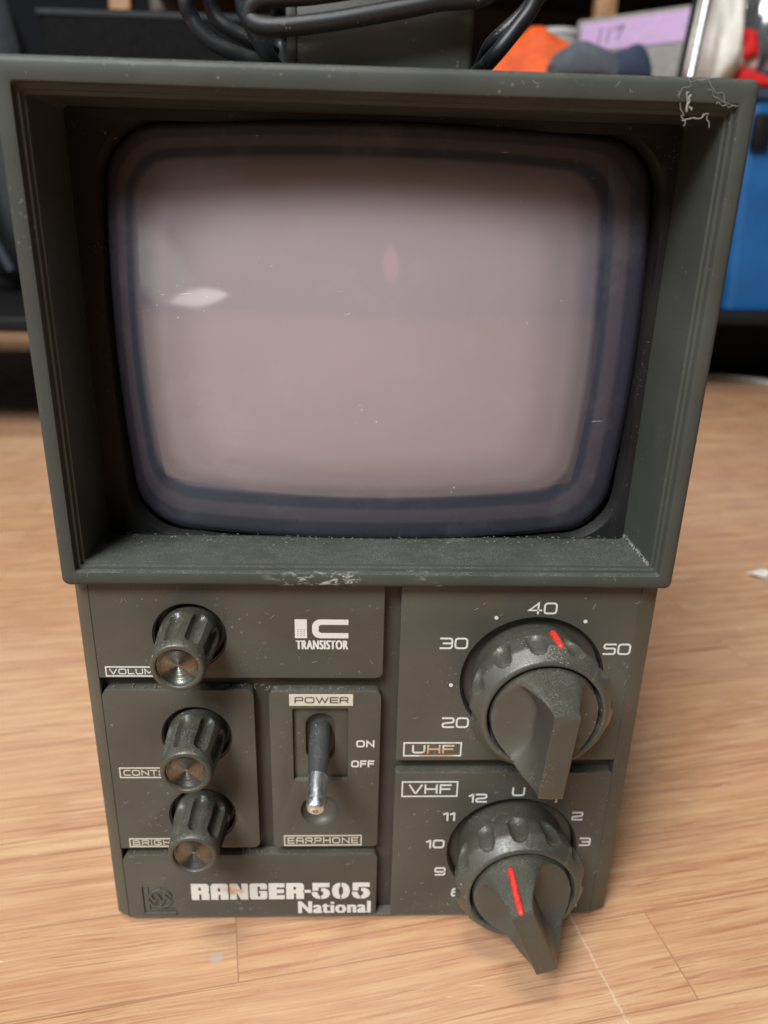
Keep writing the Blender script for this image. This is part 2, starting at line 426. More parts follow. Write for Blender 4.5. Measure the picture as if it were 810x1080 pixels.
def frame_bm(bm, x0, x1, z0, z1, sw, y):
    ribbon(bm, [(x0+sw/2, z0+sw/2), (x1-sw/2, z0+sw/2), (x1-sw/2, z1-sw/2), (x0+sw/2, z1-sw/2)], sw, y, .075, True)
def font_bm(s, x0, x1, z0, z1, y, bold=.03):
    out = bmesh.new()
    for k, dx in enumerate((-bold, 0, bold)):
        b = font_one(s, x0+bold, x1-bold, z0, z1, y-.012*k)
        for v_ in b.verts: v_.co.x += dx
        me = bpy.data.meshes.new('t'); b.to_mesh(me); b.free(); out.from_mesh(me); bpy.data.meshes.remove(me)
    return out
def font_one(s, x0, x1, z0, z1, y):
    cu = bpy.data.curves.new('t', 'FONT'); cu.body = s; cu.size = 1; cu.extrude = .5; cu.space_character = 1.12
    ob = bpy.data.objects.new('t', cu); col.objects.link(ob)
    dg = bpy.context.evaluated_depsgraph_get(); dg.update()
    me = bpy.data.meshes.new_from_object(ob.evaluated_get(dg)); bpy.data.objects.remove(ob); bpy.data.curves.remove(cu)
    bm = bmesh.new(); bm.from_mesh(me); bpy.data.meshes.remove(me)
    bmesh.ops.remove_doubles(bm, verts=bm.verts, dist=1e-5)
    xs = [v_.co.x for v_ in bm.verts]; zs = [v_.co.y for v_ in bm.verts]
    a, b, c, d = min(xs), max(xs), min(zs), max(zs)
    for v_ in bm.verts:
        x, z, h = v_.co
        v_.co = (x0+(x-a)/(b-a)*(x1-x0), y+.02-(h+.5)*.11, z0+(z-c)/(d-c)*(z1-z0))
    return bm

# ================================================================== THE TELEVISION
YP = 4.0          # front plane of the control plates
tv = thing('portable_television', 'dark olive grey portable television with hooded screen and knobs, standing on the wood floor', 'television', (0, 90, 0))

# hood round the screen
bm = bmesh.new()
def hl(x0, x1, z0, z1, r, y): return sq_loop((x0+x1)/2, (z0+z1)/2, (x1-x0)/2, (z1-z0)/2, r, y)
B = (-80.1, 80.1, 122.7, 242.9)
def ins(d): return (B[0]+d, B[1]-d, B[2]+d, B[3]-(d if d < 2 else 1.5+(d-1.5)*1.35))
loops = [hl(*ins(.8), 1.6, 40), hl(*ins(.0), 2.0, 38), hl(*ins(0), 2.0, 1.5), hl(*ins(.25), 1.9, .75), hl(*ins(.75), 1.6, .25), hl(*ins(1.5), 1.2, 0),
         hl(*ins(3.5), .9, 0), hl(*ins(3.95), .8, .15), hl(*ins(4.1), .8, .6), hl(*ins(4.2), .8, 1.8), hl(*ins(4.9), .8, 2.0), hl(*ins(5.0), .8, 3.2), hl(*ins(5.55), .8, 3.4)]
loops += [hl(-74.4, 74.4, 128.3, 236.6, .9, 5.0), hl(-74.2, 74.2, 127.0, 236.2, 1.4, 24.6)]
loft(bm, loops)
hood = from_bm('screen_hood', bm, M['hood'], tv, (0, 20, 182))
# black mask round the tube, a shallow funnel
TC = (1.7, 180.4); THW, THH = 68.3, 53.0
bm = bmesh.new()
loops = [sq_loop(0, 181.6, 74.15, 54.55, 1.4, 24.5), sq_loop(.6, 180.4, 71.8, 53.3, 6, 24.9),
         sq_loop(TC[0], TC[1], THW+1.1, THH+.5, 13, 25.2, 1.6), sq_loop(TC[0], TC[1], THW+.4, THH+.1, 13, 25.9, 1.6), sq_loop(TC[0], TC[1], THW-.4, THH-.5, 13, 28, 1.6)]
loft(bm, loops)
from_bm('screen_mask', bm, M['mask'], tv, (0, 22, 182))
# picture tube: bowed glass with concentric shoulders
PC = (-1.9, 183.8); PHW, PHH = 57.2, 41.4
def tube_loop(s, dy=0):
    # s = 1 outer edge .. s = PS phosphor edge .. 0 centre
    PS = .86
    if s >= PS:
        t = (s-PS)/(1-PS); cx = PC[0]+(TC[0]-PC[0])*t; cz = PC[1]+(TC[1]-PC[1])*t
        hw = PHW+(THW-PHW)*t; hh = PHH+(THH-PHH)*t; r = 9+4*t; bl = 2.2-.4*t
    else:
        t = s/PS; cx, cz = PC; hw = PHW*t; hh = PHH*t; r = 9*t; bl = 2.2*t
    # sample at fixed count and lay on a bowl
    L = sq_loop(cx, cz, hw, hh, r, 0, bl); out = []
    for x, y, z in L:
        u = (x-1.2)/72; w = (z-183)/72
        out.append((x, 17.3 + 7.6*(u*u+w*w)*1.05 + dy, z))
    return out
gl = []; gs = []
for q in (1.0, .998, .995, .99, .985, .978, .97, .96, .95, .94, .93, .92, .91, .90, .89, .88, .87, .86):
    gs.append(q); gl.append(tube_loop(q, 3.2*max(0, (q-.965)/.035)**2.2))
def rim_attr(ob, vals):
    at = ob.data.attributes.new('rim', 'FLOAT', 'POINT')
    for i, v_ in enumerate(vals): at.data[i].value = v_
bm = bmesh.new(); loft(bm, gl); nn = len(gl[0])
tubeo = from_bm('picture_tube', bm, M['tube'], tv, (0, 20, 182), 60)
rim_attr(tubeo, [q for q in gs for _ in range(nn)])
bm = bmesh.new(); ks = list(range(40, 0, -1))
loops = [tube_loop(.86*k/40) for k in ks]
vs = loft(bm, loops); bm.faces.new(vs[-1])
scr = from_bm('screen', bm, M['tube'], tubeo, (0, 16, 184), 60)
rim_attr(scr, [.86*k/40 for k in ks for _ in range(nn)])

# cabinet shell and lower front
bm = bmesh.new()
def cl(d, y, zt=241.2): return sq_loop(0, (1.6+d*.4+zt-d*.6)/2, 79.6-d, (zt-d*.6-1.6-d*.4)/2, 3, y)
loft(bm, [cl(0, 8.2), cl(0, 95), cl(5, 120), cl(22, 165), cl(26, 172)], cap1=True)
from_bm('cabinet', bm, M['cabinet'], tv, (0, 90, 120))
bm = bmesh.new()
def fl(x, z0, z1, y, r=1.2):
    xr = x if x > 77 else x-1.2
    return sq_loop((xr-x)/2, (z0+z1)/2, (xr+x)/2, (z1-z0)/2, r, y)
loft(bm, [fl(79.6, 1.0, 123.15, 8.6), fl(79.6, 1.0, 123.15, 7.6), fl(79.1, 1.9, 123.15, 6.6), fl(75.6, 2.6, 123.15, 4.15), fl(75.1, 3.0, 123.15, 4.0), fl(74.9, 3.1, 123.15, 4.2), fl(74.85, 3.15, 123.15, 7.4)], cap1=True)
front = from_bm('lower_front', bm, M['channel'], tv, (0, 6, 60))
front.data.materials.clear(); front.data.materials.append(M['panel']); front.data.materials.append(M['channel'])
for p in front.data.polygons:
    if abs(p.center.y*1000+6-7.4) < .05 and len(p.vertices) > 8: p.material_index = 1

WELL_U = (46.1, 91.8); WELL_V = (45.7, 29.4)
KN = [(-49.2, 105.8, 107), (-49.3, 72.8, 105), (-49.3, 43.9, 88)]
def plate(name, splines, label=None, y0=YP, bev=.55):
    o = from_bm(name, flat_bm(splines, y0, 7.6, bev, 3), M['panel'], tv, (0, 6, 60))
    if label: o['label'] = label
    return o
def wells(o, cx, cz, r, depth=6.5):
    """black cup sunk behind a round hole"""
    b = bmesh.new(); n = 72
    L = [[(cx+q*math.cos(2*PI*i/n), y, cz+q*math.sin(2*PI*i/n)) for i in range(n)] for q, y in ((r-.05, 4.25), (r-.1, 4.5), (r-.5, 4.6), (r-.7, 5.0), (r-1.1, depth+2.5))]
    loft(b, L, cap1=True)
    return from_bm('dial_well', b, M['well'], o, (cx, 6, cz))
p_vol = plate('control_plate', [rrect(-74.85, 92.6, 3.7, 123.0, [.3, 2, .3, .3]), circ(KN[0][0], KN[0][1], 10.1)], 'plate with the volume knob')
p_con = plate('control_plate', [rrect(-74.85, 31.4, -32.6, 88.4, [.3, 2, 2, 2.2]), circ(KN[1][0], KN[1][1], 10.1), circ(KN[2][0], KN[2][1], 10.1)], 'plate with the contrast and brightness knobs')
RC = (-21.8, 56.9, -5.8, 82.3)
p_pow = plate('switch_plate', [rrect(-28.3, 31.4, 3.5, 88.0, [1.5, 1.5, 2, 2]), rrect(*RC, .6), circ(-14.2, 45.7, 5.7)], 'plate with the power switch and earphone socket')
p_brand = plate('name_plate', [rrect(-74.85, 3.2, 3.6, 28.3, [.3, .8, 1.6, 2.2])], 'plate with the maker lettering')
p_uhf = plate('tuner_plate', [rrect(8.3, 64.2, 73.6, 123.0, [.4, .6, .3, .3]), circ(*WELL_U, 20.5, 96)], 'plate round the UHF dial')
p_vhf = plate('tuner_plate', [rrect(8.3, 3.2, 73.6, 59.4, [.4, .8, .6, 1.2]), circ(*WELL_V, 20.4, 96)], 'plate round the VHF dial')
for (kx, kz, a), pl in zip(KN, (p_vol, p_con, p_con)): wells(pl, kx, kz, 10.1)
wells(p_uhf, *WELL_U, 20.5); wells(p_vhf, *WELL_V, 20.4)

# switch recess, slot and earphone dish
bm = flat_bm([rrect(RC[0]-.3, RC[1]-.3, RC[2]+.3, RC[3]+.3, .6), rrect(-18.2, 62.6, -9.6, 79.7, 4.2, 10)], 5.5, 7.55, .3)
from_bm('switch_recess', bm, M['panel'], p_pow, (-14, 6, 70))
bm = box_bm(-19.5, -8.5, 9.2, 9.8, 61, 81)
from_bm('slot_back', bm, M['well'], p_pow, (-14, 9, 70))
bm = bmesh.new(); n = 48
L = [[(-14.2+q*math.cos(2*PI*i/n), y, 45.7+q*math.sin(2*PI*i/n)) for i in range(n)] for q, y in ((5.68, 4.3), (5.5, 4.9), (4.6, 5.9), (3.2, 6.6), (2.2, 6.8), (2.0, 7.0), (1.9, 11))]
loft(bm, L, cap1=True)
from_bm('earphone_socket', bm, M['panel'], p_pow, (-14.2, 6, 45.7))

# toggle lever
A = Vector((-13.9, 8.5, 73.2)); T = Vector((-14.2, -18.2, 65.6)); D = T - A
def rt(t): return 3.9 - .9*min(1, t/.5) + .15*math.sin(t*PI)
bm = tube_bm([A + D*(i/12*.62) for i in range(13)], lambda t: 3.3-.5*t, 24)
sw = from_bm('power_switch', bm, M['toggle'], tv, tuple(A)); sw['label'] = 'black toggle lever'
bm = tube_bm([A + D*q for q in (.53, .545, .56, .94, .965, .985, .997, 1.003)], lambda t: [2.35, 2.62, 2.7, 2.62, 2.5, 2.2, 1.7, 1.1][min(7, int(round(t*7)))], 28)
from_bm('metal_tip', bm, M['chrome'], sw, tuple(T))
bm = tube_bm([A + D*q for q in (.99, 1.006)], .8, 20)
from_bm('tip_rivet', bm, M['rust'], sw, tuple(T))

# fluted knobs -----------------------------------------------------
def revolve(bm, cx, cz, prof, dim=None, n=192, cap_front=False):
    """prof: list of (r, y); dim(phi, r, y) -> radial cut"""
    L = []
    for r, y in prof:
        row = []
        for i in range(n):
            a = 2*PI*i/n; q = r - (dim(a, r, y) if dim else 0)
            row.append((cx+q*math.cos(a), y, cz+q*math.sin(a)))
        L.append(row)
    loft(bm, L, cap1=cap_front)
def dimple(n, phase, y0, y1, hw, depth, soft=.45):
    """n long round-ended hollows round the rim between y0 and y1"""
    def f(a, r, y):
        step = 2*PI/n; d = ((a - phase + step/2) % step) - step/2
        s = d*r; yy = 0
        if y > y0-hw: yy = y-(y0-hw)
        elif y < y1+hw: yy = (y1+hw)-y
        q = math.hypot(s, yy)/hw
        if q >= 1: return 0
        return depth*(1-q**3)**.8
    return f
def lerp_prof(pts, step=.35):
    out = []
    for (r0, y0), (r1, y1) in zip(pts, pts[1:]):
        k = max(1, int(math.hypot(r1-r0, y1-y0)/step))
        out += [(r0+(r1-r0)*i/k, y0+(y1-y0)*i/k) for i in range(k)]
    return out + [pts[-1]]
def control_knob(cx, cz, ph, label):
    bm = bmesh.new()
    pr = lerp_prof([(8.3, 7.5), (8.2, 2.0), (7.15, -10.6)]) + [(6.95, -11.3), (6.7, -11.75), (6.35, -12.0), (5.75, -12.0), (5.5, -11.85), (5.42, -11.4), (5.4, -10.9)]
    revolve(bm, cx, cz, pr, dimple(8, math.radians(ph), 3.2, -9.4, 2.05, 1.6), 320)
    k = from_bm('control_knob', bm, M['knob'], tv, (cx, 4, cz), 50); k['label'] = label
    b2 = bmesh.new()
    revolve(b2, cx, cz, [(5.45, -10.9)] + [(5.3-.17*k, -10.95+.012*k+(.05 if k % 2 else -.05)) for k in range(30)], None, 120, True)
    from_bm('metal_cap', b2, M['spun'], k, (cx, -11, cz), 12)
    return k
control_knob(*KN[0], 'volume knob'); control_knob(*KN[1], 'contrast knob, middle of the three'); control_knob(*KN[2], 'brightness knob, lowest of the three')

# tuning dials -----------------------------------------------------
def dial(cx, cz, ph, lever_deg, label):
    bm = bmesh.new()
    pr = [(16.6, 9), (16.9, 4)] + lerp_prof([(17.2, 1.5), (18.7, -4), (19.55, -8.8)], .35) + lerp_prof([(19.35, -9.4), (16.9, -12.5)], .35) + [(16.3, -12.9), (15.75, -12.95), (15.45, -12.8), (15.3, -12.3), (15.25, -6)]
    revolve(bm, cx, cz, pr, dimple(12, math.radians(ph), -1.2, -11.0, 2.75, 1.75), 420)
    d = from_bm('tuning_dial', bm, M['dial'], tv, (cx, 4, cz), 50); d['label'] = label
    # selector knob: a disc carrying a scooped grip bar
    R0 = 14.5; th = math.radians(lever_deg); H = 17.6; rings = []
    NU = 56
    def outline(t, shrink=0):
        Lr = R0 - (R0-12.4)*t; Lt = R0 + .25*t; side = []
        wm = 3.2 + .4*(1-t) + R0*max(0, 1-t/.30)**3
        for k in range(NU+1):
            c_ = -math.cos(PI*k/NU); u = c_*(Lt if c_ > 0 else Lr)
            arc_ = (R0-.02)*math.sqrt(max(0, 1-c_*c_))
            e = max(0, min(1, (abs(u)-4.0)/9.5)); fl_ = 11*(1-t)**1.7*e*e
            # keep the corner crisp where the end face meets the flank
            endw = (wm+fl_)
            v_ = min(endw, arc_ if t < .02 else max(arc_, endw*min(1, math.sqrt(max(0, 1-abs(c_)**30)))*min(1, t/.25)) if False else arc_ + (endw-arc_)*min(1, t*1.15)*(1 if arc_ < endw else 0)*(1-abs(c_)**60))
            side.append((u*(1-shrink/14), max(0, v_-shrink*.6)))
        return [(u, v_) for u, v_ in side] + [(u, -v_) for u, v_ in side[::-1][1:-1]]
    # cs: u along the lever (towards the tip), v across
    def place(pts, y, tiltf=0):
        P = []
        for u, v_ in pts:
            yy = y + tiltf*(u+12.6)/27
            P.append((cx + u*math.sin(th) + v_*math.cos(th), yy, cz - u*math.cos(th) + v_*math.sin(th)))
        return P
    base = [(-R0*math.cos(PI*i/NU), R0*math.sin(PI*i/NU)) for i in range(2*NU)]
    rings = [place(base, -4), place(base, -11.6), place([(u*.985, v_*.985) for u, v_ in base], -11.95)]
    ts = [.3*(k/14)**1.5 for k in range(15)] + [.3+.7*k/16 for k in range(1, 16)] + [.985]
    for t in ts: rings.append(place([(u*.985, v_*.985) for u, v_ in outline(t)], -12.1 - H*t, 2.6*t))
    rings.append(place(outline(1, .12), -12.1-H, 2.6)); rings.append(place(outline(1, .45), -12.1-H-.18, 2.6))
    bm = bmesh.new(); loft(bm, rings, cap1=True)
    s = from_bm('selector_knob', bm, M['dial'], d, (cx, -12, cz), 38)
    return d, s, th
dU, sU, thU = dial(*WELL_U, 98, -2.0, 'large UHF tuning dial with a red mark on its rim')
dV, sV, thV = dial(*WELL_V, 95, 22.0, 'VHF channel dial with a red mark on its grip')
# red marks
def capsule(a, b, r, name, parent):
    a, b = Vector(a), Vector(b)
    d = (b-a).normalized(); pts = []; rad = []
    for k in range(6): q = k/5*PI/2; pts.append(a - d*r*math.cos(q)); rad.append(max(.02, r*math.sin(q)))
    for k in range(1, 8): pts.append(a+(b-a)*k/8); rad.append(r)
    for k in range(6): q = k/5*PI/2; pts.append(b + d*r*math.sin(q)); rad.append(max(.02, r*math.cos(q)))
    n = len(pts)
    bm = tube_bm(pts, lambda t: rad[int(round(t*(n-1)))], 16)
    return from_bm(name, bm, M['red'], parent, tuple(a), 60)
a = math.radians(80.5)
def onrim(r, y): return (WELL_U[0]+r*math.cos(a), y, WELL_U[1]+r*math.sin(a))
capsule(onrim(18.45, -1.2), onrim(19.15, -8.6), 1.05, 'red_mark', dU)
def onlev(u, y): return (WELL_V[0]+u*math.sin(thV), y, WELL_V[1]-u*math.cos(thV))
capsule(onlev(-13.9, -16.4), onlev(-12.45, -29.0), .95, 'red_mark', sV)

# printed lettering --------------------------------------------------
def letters(name, parent, fn, mat='white', origin=(0, 4, 60)):
    bm = bmesh.new(); fn(bm); return from_bm(name, bm, M[mat], parent, origin, 0)
sw_ = .62
def number(t, x, z, h, sw, k, parent):
    bm = bmesh.new(); writec(bm, t, x, z, h, sw, YP, k)
    return from_bm('dial_number' if t != 'U' else 'dial_letter', bm, M['white'], parent, (x, 4, z), 0)
for t, x, z in (('40', 47.1, 115.0), ('50', 69.3, 102.2), ('30', 23.3, 103.9), ('20', 25.2, 77.5)): number(t, x, z, 3.6, .5, .88, p_uhf)
for x, z in ((34.5, 112.0), (59.3, 111.0), (23.2, 90.3), (67.5, 79.5)):
    from_bm('dial_dot', flat_bm([circ(x, z, .55, 16)], YP-.08, YP+.05), M['white'], p_uhf, (x, 4, z), 0)
def f_u(bm): frame_bm(bm, 10.4, 27.6, 65.6, 70.6, .42, YP); write(bm, 'UHF', 13.0, 25.4, 66.7, 69.6, .5, YP, .42)
letters('band_name', p_uhf, f_u, 'stained')
def f_v(bm): frame_bm(bm, 10.4, 27.4, 50.6, 56.4, .42, YP); write(bm, 'VHF', 12.6, 25.4, 51.8, 55.2, .5, YP, .42)
letters('band_name', p_vhf, f_v)
for t, x, z in (('12', 33.7, 50.0), ('U', 45.9, 52.4), ('1', 57.3, 49.9), ('2', 65.0, 42.9), ('3', 68.6, 32.7), ('5', 62.2, 12.6), ('6', 51.8, 6.8),
                ('8', 29.4, 12.2), ('9', 23.6, 21.0), ('10', 21.6, 32.2), ('11', 25.4, 43.0)):
    number(t, x, z, 3.3, .54, .95, p_vhf)
def f_sa(bm): write(bm, '5A', 65.6, 69.0, 5.4, 6.9, .3, YP)
letters('small_print', p_vhf, f_sa)
def f_vol(bm): frame_bm(bm, -73.0, -52.0, 92.95, 96.2, .35, YP); write(bm, 'VOLUME', -71.9, -57.6, 93.7, 95.45, .27, YP, .5)
letters('control_name', p_vol, f_vol)
def f_con(bm): frame_bm(bm, -72.6, -50.5, 58.0, 61.8, .38, YP); write(bm, 'CONTRAST', -71.4, -51.6, 58.9, 60.9, .3, YP, .5)
letters('control_name', p_con, f_con, 'cream')
def f_bri(bm): frame_bm(bm, -72.2, -50.5, 31.85, 35.2, .38, YP); write(bm, 'BRIGHT', -71.1, -57.0, 32.55, 34.5, .27, YP, .55)
letters('control_name', p_con, f_bri, 'cream')
# POWER: dark letters on a cream bar
bm = flat_bm([rrect(-22.6, 83.3, -4.5, 87.2, .05)], YP-.05, YP+.05); bar = from_bm('label_bar', bm, M['cream'], p_pow, (-14, 4, 85), 0)
bm = bmesh.new(); write(bm, 'POWER', -21.1, -5.8, 84.25, 86.3, .34, YP-.06); from_bm('power_lettering', bm, M['panel'], p_pow, (-14, 4, 85), 0)
def f_on(bm): write(bm, 'ON', -3.4, 1.9, 68.9, 71.3, .48, YP, .6); write(bm, 'OFF', -4.8, 2.0, 61.7, 64.1, .46, YP, .6)
letters('switch_positions', p_pow, f_on)
def f_ear(bm): frame_bm(bm, -25.2, -1.3, 31.9, 36.0, .4, YP); write(bm, 'EARPHONE', -24.1, -2.4, 32.8, 35.1, .34, YP, .55)
letters('socket_name', p_pow, f_ear, 'cream')
# IC mark: block with small dots, wide C, TRANSISTOR beneath
dots = [circ(-19.75+.82*i, 106.2+.62*j, .17, 8) for i in range(3) for j in range(4)]
bm = flat_bm([rrect(-20.6, 105.4, -17.3, 111.2, .05)] + dots, YP-.08, YP+.05)
tmp = bpy.data.meshes.new('t'); b2 = flat_bm([[(-6.0, 111.2)] + arc(-13.6, 108.9, 2.3, PI/2, PI, 8) + arc(-13.6, 107.7, 2.3, PI, 1.5*PI, 8) + [(-6.0, 105.4), (-6.0, 107.0)]
     + arc(-13.3, 107.8, .8, 1.5*PI, PI, 5) + arc(-13.3, 108.8, .8, PI, PI/2, 5) + [(-6.0, 109.6)]], YP-.08, YP+.05)
b2.to_mesh(tmp); b2.free(); bm.from_mesh(tmp)
from_bm('circuit_mark', bm, M['white'], p_vol, (-14, 4, 108), 0)
from_bm('transistor_lettering', font_bm('TRANSISTOR', -20.4, -6.0, 101.9, 104.7, YP, .15), M['white'], p_vol, (-14, 4, 103), 0)
# RANGER-505 in heavy stencil capitals
def poly_word(x0, x1, z0, z1):
    sp = []
    def add(P, ox): sp.append([(ox+a_, b_) for a_, b_ in P])
    R = lambda a_, b_, c_, d_: [(a_, b_), (c_, b_), (c_, d_), (a_, d_)]
    x = 0
    for c in 'RANGER-505':
        if c == 'R':
            add([(0,0),(.48,0),(.48,.36),(.62,.36),(.62,0),(1.12,0),(1.12,.40),(1.04,.48),(1.12,.56),(1.12,.88),(1.0,1),(0,1)], x); add(R(.46,.58,.62,.78), x); w = 1.12
        elif c == 'A':
            add([(0,0),(.46,0),(.46,.30),(.60,.30),(.60,0),(1.1,0),(1.1,.9),(1.0,1),(.14,1),(0,.86)], x); add(R(.44,.50,.60,.74), x); w = 1.1
        elif c == 'N':
            add([(0,0),(.42,0),(.42,.5),(.66,0),(1.14,0),(1.14,1),(.74,1),(.74,.52),(.48,1),(0,1)], x); w = 1.14
        elif c == 'G':
            add([(.1,0),(1.0,0),(1.1,.1),(1.1,.52),(.60,.52),(.60,.38),(.66,.38),(.66,.18),(.5,.18),(.5,.82),(.66,.82),(.66,.64),(1.1,.64),(1.1,.9),(1.0,1),(.1,1),(0,.9),(0,.1)], x); w = 1.1
        elif c == 'E':
            add([(0,0),(1.0,0),(1.0,.25),(.5,.25),(.5,.38),(.96,.38),(.96,.62),(.5,.62),(.5,.75),(1.0,.75),(1.0,1),(0,1)], x); w = 1.0
        elif c == '-':
            add(R(-.06,.40,.34,.56), x); w = .28
        elif c == '5':
            add([(.06,.52),(.44,.52),(.44,.74),(1.14,.74),(1.14,1),(.06,1)], x)
            add([(.02,.42),(.38,.42),(.44,.22),(.54,.16),(.54,-.02),(.3,.02),(.1,.14),(.02,.3)], x)
            add([(.60,.66),(.60,.50),(.74,.42),(.74,.26),(.60,.16),(.60,-.02),(.9,.02),(1.1,.14),(1.18,.33),(1.1,.53),(.9,.65)], x); w = 1.18
        elif c == '0':
            add([(.54,1),(.3,.96),(.1,.82),(0,.5),(.1,.16),(.3,.02),(.54,-.02),(.54,.2),(.44,.34),(.44,.64),(.54,.80)], x)
            add([(.62,1),(.86,.96),(1.06,.82),(1.16,.5),(1.06,.16),(.86,.02),(.62,-.02),(.62,.2),(.72,.34),(.72,.64),(.62,.80)], x); w = 1.16
        x += w + .1
    k = (x1-x0)/(x-.1)
    return [[(x0+a_*k, z0+b_*(z1-z0)) for a_, b_ in P] for P in sp]
from_bm('name_lettering', flat_bm(poly_word(-54.8, 1.7, 10.0, 16.6), YP-.08, YP+.05), M['stained'], p_brand, (-26, 4, 13), 0)
from_bm('maker_lettering', font_bm('National', -21.3, 2.0, 3.9, 8.9, YP, .34), M['white'], p_brand, (-10, 4, 6), 0)
# moulded emblem square at the lower left
bm = bmesh.new()
ribbon(bm, [(-70.4, 15.6), (-70.4, 4.6), (-60.4, 4.6)], .9, YP, .45); ribbon(bm, [(-68.3, 15.6), (-68.3, 6.2), (-61.0, 6.2)], .35, YP, .3)
ribbon(bm, [tuple(p) for p in arc(-64.6, 10.8, 3.5, .35, 2.9, 18)], .7, YP, .5); ribbon(bm, [tuple(p) for p in arc(-64.6, 10.8, 3.5, 3.5, 6.0, 18)], .7, YP, .5)
ribbon(bm, [(-67.4, 11.7), (-66.4, 9.6), (-65.2, 12.2), (-64.0, 9.4), (-62.9, 12.0), (-61.6, 10.4)], .6, YP, .55)
ribbon(bm, [(-64.6, 14.8), (-64.6, 13.6)], .6, YP, .52); ribbon(bm, [(-64.6, 8.0), (-64.6, 6.8)], .6, YP, .53)
from_bm('moulded_emblem', bm, M['panel'], p_brand, (-65, 4, 10), 0)

# carrying handle and feet
bm = box_bm(-20.5, 20.5, 16, 66, 241.0, 259.2, 1.2, 3)
h = from_bm('handle', bm, M['cabinet'], tv, (0, 40, 242))
bm = box_bm(-20.9, -18.6, 15.4, 66.6, 240.9, 259.4, .5, 2)
from_bm('handle_trim', bm, M['hood'], h, (-20, 40, 242))
for fx, fy in ((-62, 22), (62, 22), (-62, 140), (62, 140)):
    b = bmesh.new(); revolve(b, 0, 0, [(6, 0), (6.5, 1), (6.5, 3)], None, 32, False)
    for v_ in b.verts: x, y, z = v_.co; v_.co = (fx+x, fy+z, y)
    bmesh.ops.contextual_create(b, geom=[e for e in b.edges if len(e.link_faces) == 1 and all(v_.co.z < .1 for v_ in e.verts)])
    from_bm('rubber_foot', b, M['rubber'], tv, (fx, fy, 0))

# ================================================================== THE SETTING
bm = bmesh.new()
for v_ in ((-4000, -2500, 0), (4000, -2500, 0), (4000, 4500, 0), (-4000, 4500, 0)): bm.verts.new(v_)
bm.faces.new(bm.verts)
fo = from_bm('floor', bm, M['floor'], None, (0, 0, 0), 0); tag(fo, kind='structure')
fo['label'] = 'orange brown wood laminate floor with pale scratch'

# ------------------------------------------------------------------ things behind
M['black'] = plain('black vinyl', (.0035, .0035, .004), .85)
M['black'].node_tree.nodes['Principled BSDF'].inputs['Specular IOR Level'].default_value = .1
M['blacksteel'] = plain('black steel', (.005, .005, .0055), .6, bump=.1)
M['blacksteel'].node_tree.nodes['Principled BSDF'].inputs['Specular IOR Level'].default_value = .2
M['cord'] = plastic('black cord rubber', (.010, .011, .013), .45, 1.6, .15, spec=.35)
M['darkbag'] = plain('dark grey cloth', (.014, .016, .02), .85, bump=.4)
M['orange'] = plain('orange cloth', (.62, .085, .012), .6, var=.2, scale=60)
M['navy'] = plain('navy cloth', (.018, .028, .06), .85, bump=.4)
M['slate'] = plain('slate cloth', (.055, .065, .08), .85, bump=.4)
M['bin'] = plain('grey board', (.20, .19, .18), .7)
M['lilac'] = plain('lilac paper', (.42, .28, .47), .6, var=.05)
M['ink'] = plain('ink', (.03, .03, .05), .5)
M['steel'] = plain('steel rod', (.55, .56, .58), .3, .9)
M['woodshelf'] = plain('brown wood', (.30, .16, .07), .5, var=.3, scale=30)
M['darkwood'] = plain('dark brown wood', (.045, .026, .017), .5, var=.3, scale=20)
M['whitebag'] = plain('white plastic', (.62, .60, .55), .45, var=.1)
M['foil'] = plain('silver foil', (.65, .66, .70), .22, .9, .6, .1, 60)
M['redp'] = plain('red plastic', (.55, .02, .02), .4)
M['blue'] = plain('blue plastic', (.007, .085, .25), .45, var=.1, scale=20)
M['whitecord'] = plain('white cord', (.6, .58, .52), .5)

def simple(name, label, cat, loc, parts, group=None):
    t = thing(name, label, cat, loc, group)
    for nm, bm_, mt in parts: from_bm(nm, bm_, mt, t, loc)
    return t
# power cord coiled over the handle
pts = [(-30,62,300),(-43,46,280),(-46.1,36,262.7),(-44.9,36,256.9),(-40.9,36,252.3),(-34.1,37,249.7),(-26,40,247.6),(-23.5,52,246.2),(-23,78,246),(0,86,246),(22,78,246.3),(24.2,52,247.2),(28.7,41,251.5),(34.3,40,258.2),(37.9,40,263.3),(39.3,40,270),(36,44,285),(12,58,300),
       (-18,56,296),(-38,48,280),(-41.6,44,265.6),(-40.9,44,259.6),(-36.6,44,256.1),(-29.6,46,253.5),(-24.8,56,252),(-22,80,252),(5,90,252),(27,74,252),(29.5,48,256),(38,46,264),(43,46,274),(32,58,298),(0,68,308),(-26,48,292),(-31,28,272),(-31.7,28,259.4),(-28.9,28,252.9),(-25.6,31,247.6),(-23.4,42,246.6),(-25.2,52,256),(-25,40,268),(-22,26,280),(0,14,282),(20,9,272),
       (23.3,10,259.3),(11.3,10,256.5),(-.7,10,254.1),(-12.7,10,252),(-23.8,10,250.8),(-28.2,11.5,252.6),(-25.9,11,255.9),(-14.7,10,257.0),(-.7,10,259.2),(13.1,10,261.6),(30,16,268),(45,40,285)]
cord_mesh = tube_bm(spline(pts, 7), 1.95, 14)
cord = from_bm('power_cord', cord_mesh, M['cord'], None, (0, 60, 242), 60)
tag(cord, 'black power cord coiled over the handle on top of the television', 'cord')

